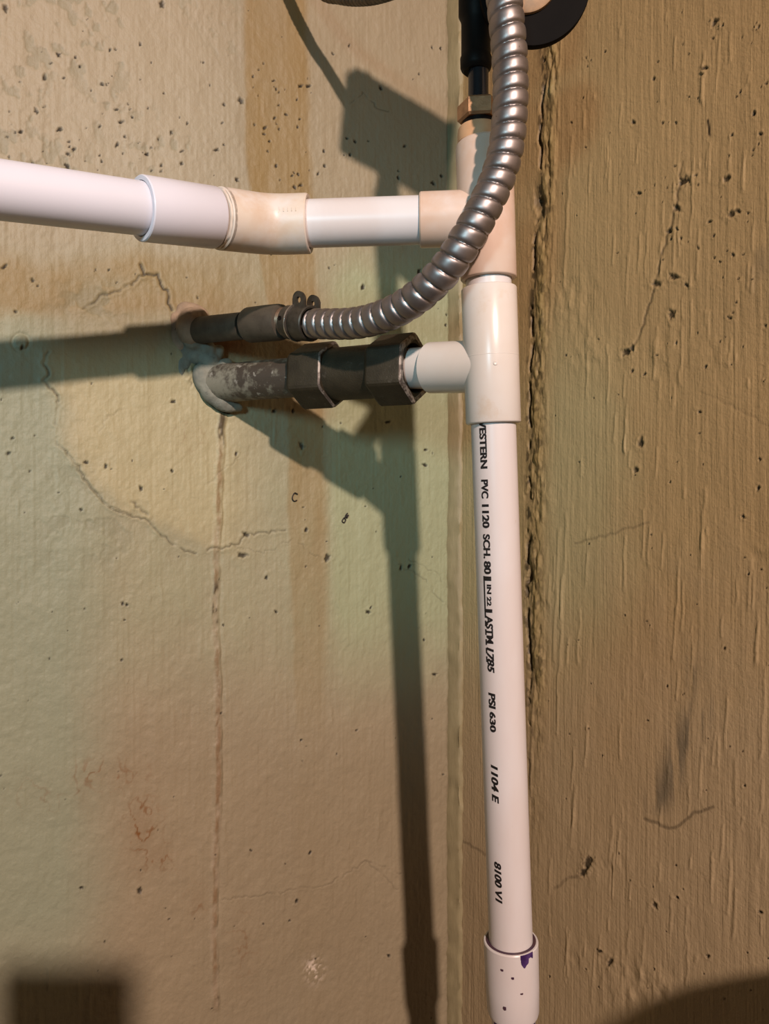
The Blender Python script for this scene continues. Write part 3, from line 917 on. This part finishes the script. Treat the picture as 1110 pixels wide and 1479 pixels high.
# ------------------------------------------------------------------ flexible steel conduit
P = [(452, 467.5, .6190), (480, 468, .604), (510, 467, .588), (540, 461, .573), (575, 447, .557), (610, 423, .542), (645, 387, .530), (674, 344, .523), (699, 300, .520),
     (719, 255, .519), (731, 210, .518), (736.5, 150, .516), (736, 90, .515), (731, 30, .513), (724, -30, .515), (712, -85, .525), (700, -110, .54)]
pts = catmull([at(*q) for q in P], 24)
pts, S_ = resample(pts, .00065)
cond = thing('flexible_conduit', at(452, 467.5, .619), 'bright ribbed flexible steel conduit curving down across the tee', 'conduit')
PITCH = .0104


def ribs(R, amp, pitch, hand=1):
    def f(i, s, th):
        u = (s / pitch + hand * th / (2 * math.pi)) % 1.0
        # rounded rib with a sharp groove, leaning slightly
        g = abs(2 * u - 1)
        r = R + amp * ((max(0.0, 1 - (g * .97) ** 3.2)) ** .55 - .62)
        if g > .90: r -= amp * .45 * (g - .90) / .10
        return r
    return f


arm = mesh_obj('armour', *sweep(pts, ribs(.0111, .0026, PITCH, -1), 56), M['conduit'], cond, sharp=180)

# connector that clamps the conduit
cd = (at(452, 467.5, .619) - at(414, 465.5, .6395)).normalized()


def cpt(px, py, Z): return at(px, py, Z)


c0 = at(412, 465, .6405)
mesh_obj('threaded_nipple', *lathe(c0 - cd * .004, cd, [(k * .0011, .0112 + (.0007 if k % 2 else 0)) for k in range(14)], 40), M['copper'], cond, sharp=20)
ring = mesh_obj('connector_ring', *lathe(at(417, 465.5, .638), cd, [(0, .0125), (.001, .0138), (.009, .0140), (.0095, .0150), (.0115, .0152), (.012, .0142), (.0125, .011)], 48), M['zinc'], cond)
mesh_obj('bright_edge', *lathe(at(417, 465.5, .638) + cd * .0096, cd, [(0, .0149), (.0004, .01525), (.0016, .01525), (.002, .0149)], 48), M['bright'], ring)
s0 = at(432, 466.5, .6305)
strap = mesh_obj('clamp_strap', *lathe(s0, cd, [(.001, .0120), (0, .0135), (.0008, .0143), (.0145, .0143), (.0155, .0136), (.015, .0120)], 48, closed=True), M['zinc'], cond)
up_ = Vector((0, 0, 1)); side = cd.cross(up_).normalized()
if side.y < 0: side = -side                      # away from the camera


def ear(center, nrm, w, hgt, hole, thick):
    """tab with a rounded top and a round hole"""
    n = nrm.normalized(); x = cd; z = up_
    out, inn = [], []
    K = 32
    for k in range(K):
        th = 2 * math.pi * k / K
        cxx, szz = math.cos(th), math.sin(th)
        r_out = w / 2
        ox = cxx * r_out
        oz = szz * r_out if szz >= 0 else max(szz * hgt, -hgt)
        if szz < 0: ox = max(-r_out, min(r_out, cxx * r_out * 1.5))
        out.append((ox, oz)); inn.append((cxx * hole, szz * hole))
    V, Fc = [], []
    for sgn_ in (-.5, .5):
        for ring_ in (out, inn):
            for (a_, b_) in ring_: V.append(center + x * a_ + z * b_ + n * (thick * sgn_))
    for k in range(K):
        k2 = (k + 1) % K
        Fc += [(k, k2, K + k2, K + k), (2 * K + k, 3 * K + k, 3 * K + k2, 2 * K + k2), (k, 2 * K + k, 2 * K + k2, k2), (K + k, K + k2, 3 * K + k2, 3 * K + k)]
    return V, Fc


ec = s0 + cd * .0072 + up_ * .0176
mesh_obj('clamp_ear', *ear(ec - side * .0065, side, .0145, .0095, .0026, .0022), M['zinc'], cond, sharp=40)
mesh_obj('clamp_ear', *ear(ec + side * .0085 + cd * .001, side, .0145, .0095, .0021, .0022), M['zinc'], cond, sharp=40)
hp = at(417, 465.5, .638) + cd * .0045 - side * .0138 + up_ * .001
mesh_obj('screw_hole', *lathe(hp, -side, [(-.001, .0018), (.0006, .0018), (.0006, .0014), (.0002, .0012)], 16), M['black'], cond)

# ------------------------------------------------------------------ rigid conduit stub out of the wall
wq = wall_point(266, 478, 'L', -.004)
e0 = at(412, 464.5, .6408)
sd = (e0 - wq).normalized()
stub = thing('conduit_stub', wall_point(266, 478), 'grey rigid conduit stub with a collar leading out of the wall', 'pipe')
mesh_obj('tube', *lathe(wq, sd, [(-.022, .0119), (0, .0119), ((e0 - wq).length * .62, .0117)], 40), M['emt'], stub)
c1 = on_line(wq, sd, 359)
LL = (e0 - c1).length
mesh_obj('collar', *lathe(c1, sd, [(0, .0118), (0, .0142), (.002, .0150), (LL * .5, .0152), (LL - .006, .0150), (LL - .003, .0143), (LL - .002, .0118), (LL - .01, .0116)], 48), M['emt'], stub)
mesh_obj('collar_lip', *lathe(c1, sd, [(-.001, .0119), (-.0008, .0128), (.0006, .0130), (.0008, .0119)], 40), M['black'], stub)

# ------------------------------------------------------------------ iron pipe and its union
wi = wall_point(306, 553, 'L', -.006)
i1 = at(598, 532, .6165)
idr = (i1 - wi).normalized()
iron = thing('iron_pipe', wall_point(306, 553), 'iron pipe under flaking pale paint, running from wall to white tee', 'pipe')
ilen = (i1 - wi).length
mesh_obj('painted_pipe', *lathe(wi, idr, [(-.025, .0178), (0, .0178), (.03, .0176), (.06, .0174), (ilen * .5, .0172)], 48,
                               wob=lambda t, th: .0005 * math.sin(5 * th + 120 * t) * math.exp(-t * 12) + .0002 * math.sin(11 * th + 260 * t)), M['iron_paint'], iron)
uni = thing('pipe_union', on_line(wi, idr, 485), 'dark iron compression union with two hexagonal nuts on the lower pipe', 'union')


def hexnut(p0, p1, R, ri, worn):
    L_ = (p1 - p0).length
    d, a, b = frame(idr, (0, 0, 1))
    mb_ = MB()
    prof = [(.0, ri), (0, R * .88), (.0025, R * .975), (.004, R), (L_ - .003, R), (L_ - .0012, R * .985), (L_, R * .93), (L_, ri), (L_ - .008, ri * .98)]
    # six flats with rounded corners
    V, Fc = [], []
    seg = 72
    for (t, r) in prof:
        for k in range(seg):
            th = 2 * math.pi * k / seg
            hexr = math.cos(math.pi / 6) / math.cos(((th) % (math.pi / 3)) - math.pi / 6)
            hexr = min(hexr, .975)
            rr = r * hexr if r > ri * 1.02 else r
            V.append(p0 + d * t + (a * math.cos(th) + b * math.sin(th)) * rr)
    n_ = len(prof)
    for i in range(n_):
        j = (i + 1) % n_
        for k in range(seg):
            k2 = (k + 1) % seg
            Fc.append((i * seg + k, i * seg + k2, j * seg + k2, j * seg + k))
    o = mesh_obj('union_nut', V, Fc, M['iron'], uni, sharp=14)
    # worn bright rim at the open end
    V, Fc = [], []
    for (t, r) in ((L_ - .0009, R * .984), (L_ + .0003, R * .935), (L_ + .0003, R * (.93 - worn)), (L_ - .001, R * (.93 - worn))):
        for k in range(seg):
            th = 2 * math.pi * k / seg
            hexr = min(math.cos(math.pi / 6) / math.cos((th % (math.pi / 3)) - math.pi / 6), .975)
            V.append(p0 + d * t + (a * math.cos(th) + b * math.sin(th)) * (r * hexr + .00008))
    for i in range(3):
        for k in range(seg):
            k2 = (k + 1) % seg
            Fc.append((i * seg + k, i * seg + k2, (i + 1) * seg + k2, (i + 1) * seg + k))
    mesh_obj('worn_rim', V, Fc, M['iron_worn'], o)
    return o


pl = lambda x: on_line(wi, idr, x)
hexnut(pl(436), pl(484), .0292, .0222, .03)
hexnut(pl(546), pl(599), .0298, .0200, .13)
mesh_obj('union_sleeve', *lathe(pl(470), idr, [(0, .0222), ((pl(560) - pl(470)).length, .0222)], 56), M['iron'], uni)

# ------------------------------------------------------------------ mortar packed round the pipes
def lump(name, blobs, mat, parent=None, voxel=.0014, amp=.0012, seed=0):
    bm = bmesh.new()
    for (c_, rx, ry, rz, tilt) in blobs:
        # local frame: x along the wall, y out of the wall, z up
        Xw = Vector((WL_DIR[0], WL_DIR[1], 0)); Yw = Vector((WL_N[0], WL_N[1], 0)); Zw = Vector((0, 0, 1))
        Xt = Xw * math.cos(tilt) + Zw * math.sin(tilt); Zt = -Xw * math.sin(tilt) + Zw * math.cos(tilt)
        r = bmesh.ops.create_icosphere(bm, subdivisions=4, radius=1)
        for v in r['verts']:
            v.co = c_ + Xt * (v.co.x * rx) + Yw * (v.co.y * ry) + Zt * (v.co.z * rz)
    me = bpy.data.meshes.new(name)
    bm.to_mesh(me); bm.free()
    o = bpy.data.objects.new(name, me); COL.objects.link(o)
    rm = o.modifiers.new('remesh', 'REMESH'); rm.mode = 'VOXEL'; rm.voxel_size = voxel
    bpy.context.view_layer.update()
    me2 = bpy.data.meshes.new_from_object(o.evaluated_get(bpy.context.evaluated_depsgraph_get()))
    bpy.data.objects.remove(o); bpy.data.meshes.remove(me)
    co = np.empty(len(me2.vertices) * 3, np.float32); me2.vertices.foreach_get('co', co); co = co.reshape(-1, 3)
    no = np.empty(len(me2.vertices) * 3, np.float32); me2.vertices.foreach_get('normal', no); no = no.reshape(-1, 3)
    nz = fbm(co[:, 0] * 120 + co[:, 1] * 60, co[:, 2] * 120 + co[:, 1] * 50, 4, 70 + seed) - .5
    co = co + no * (nz * 2 * amp)[:, None]
    off = np.array(origin(parent)) if parent else 0
    me2.vertices.foreach_set('co', (co - off).astype(np.float32).ravel())
    me2.materials.clear(); me2.materials.append(mat)
    me2.polygons.foreach_set('use_smooth', [True] * len(me2.polygons)); me2.update()
    me2.name = name
    ob = bpy.data.objects.new(name, me2); COL.objects.link(ob)
    if parent: ob.parent = parent
    return ob


wp = lambda x, y, o=0.0: wall_point(x, y, 'L', o)
mort = thing('mortar_patch', wp(300, 590), 'lumpy grey mortar packed round the two pipes where they leave the wall', 'mortar')
lump('collar_of_mortar', [(wp(266, 470), .010, .007, .020, .0), (wp(277, 453), .015, .009, .010, -.15), (wp(286, 460), .011, .009, .010, 0), (wp(259, 487), .008, .004, .014, 0), (wp(256, 470), .006, .004, .012, .2), (wp(272, 475, .009), .013, .013, .017, 0), (wp(282, 470, .010), .011, .010, .013, .1)], M['mortar_pink'], mort, seed=1)
lump('mortar_fillet', [(wp(285, 512), .011, .009, .010, -.6), (wp(300, 522, .004), .013, .010, .009, -.7), (wp(278, 500), .010, .008, .012, 0), (wp(310, 512, .006), .006, .006, .009, -.4), (wp(268, 512), .007, .003, .014, 0), (wp(276, 492, .007), .012, .008, .010, -.5), (wp(294, 505, .008), .010, .007, .008, -.7),
                      (wp(262, 525), .004, .002, .012, 0)], M['mortar'], mort, seed=2)
fp = on_line(wi, idr, 318)
lump('mortar_flange', [(wp(293, 547, .004), .011, .009, .015, .35), (wp(302, 566, .006), .010, .009, .015, .6), (wp(318, 582, .007), .014, .008, .0085, -.45), (wp(334, 588, .007), .009, .006, .005, -.2), (wp(300, 535, .004), .011, .009, .008, .3),
                      (wp(318, 530, .008), .010, .008, .006, .4)], M['mortar'], mort, seed=3)

# ------------------------------------------------------------------ thin armoured cable at the top edge
P = [(372, -210, .700), (395, -135, .712), (425, -62, .717), (464, -14, .712), (490, -6, .702), (515, -3.5, .690), (545, -7, .671), (580, -20, .648), (612, -45, .620), (640, -85, .595)]
pts, _ = resample(catmull([at(*q) for q in P], 20), .0006)
cab = mesh_obj('armoured_cable', *sweep(pts, ribs(.0066, .0011, .0048, -1), 32), M['cable'], None, sharp=180)
tag(cab, 'thin dark armoured cable dipping in at the top edge', 'cable')

# ------------------------------------------------------------------ flecks stuck to the wall
def fleck(name, loop, r, label):
    pts, _ = resample(catmull([wall_point(x, y, 'L', .0012) for x, y in loop], 8), .0003)
    o = mesh_obj(name, *sweep(pts, lambda i, s, th: r, 8), M['bug'])
    return tag(o, label, 'fleck')


fleck('curled_fleck', [(429, 714), (425, 712), (422, 716), (421.5, 721), (424, 724), (428, 722.5)], .0006, 'tiny black letter-C shaped curl stuck to the pale wall')
fleck('looped_fleck', [(501, 741), (498, 745), (500, 748), (502, 744), (499, 746), (495, 749), (493, 753), (496, 755), (498, 751), (496, 748)], .0007, 'tiny black looped fleck on the wall left of the pipe shadow')

# ------------------------------------------------------------------ outside the picture: what throws the two corner shadows
# the photographer's telephone, lens at the camera; unseen tripod added to hold it
tri = thing('added_tripod', (-.014, -.05, 0), 'slim black tripod added to hold the smartphone', 'tripod')
top = H - .178
mesh_obj('pole', *lathe((-.014, -.020, .45), (0, 0, 1), [(0, .011), (top - .45 + .002, .009)], 24), M['black'], tri)
for k in range(3):
    a_ = math.radians(90 + 120 * k)
    mesh_obj('leg', *sweep([(-.014, -.020, .50), (-.014 + .28 * math.cos(a_), -.020 + .28 * math.sin(a_) - .05, .012)], lambda i, s, th: .008, 16), M['black'], tri)
ph = MB().add(*box((-.0145, -.0095, H - .084), .084, .008, .184)).build('smartphone', M['black_gloss'], smooth=False)
bv = ph.modifiers.new('bevel', 'BEVEL'); bv.width = .0035; bv.segments = 3
tag(ph, 'dark smartphone on the tripod taking the picture', 'phone')
# round-topped tank, unseen, added to throw the lower right shadow
blocker = thing('shadow_blocker', (.345, .285, 0), 'dark round-topped tank added beside the camera for the corner shadow', 'blocker')
R_ = .085
ht = H - .185
prof = [(0, R_ * .95), (.01, R_), (ht - .07, R_)] + [(ht - .07 + .07 * math.sin(k * math.pi / 20), R_ * math.cos(k * math.pi / 20) + .0005) for k in range(1, 11)]
mesh_obj('blocker_shell', *lathe((.345, .285, 0), (0, 0, 1), prof, 48), M['floor'], blocker)
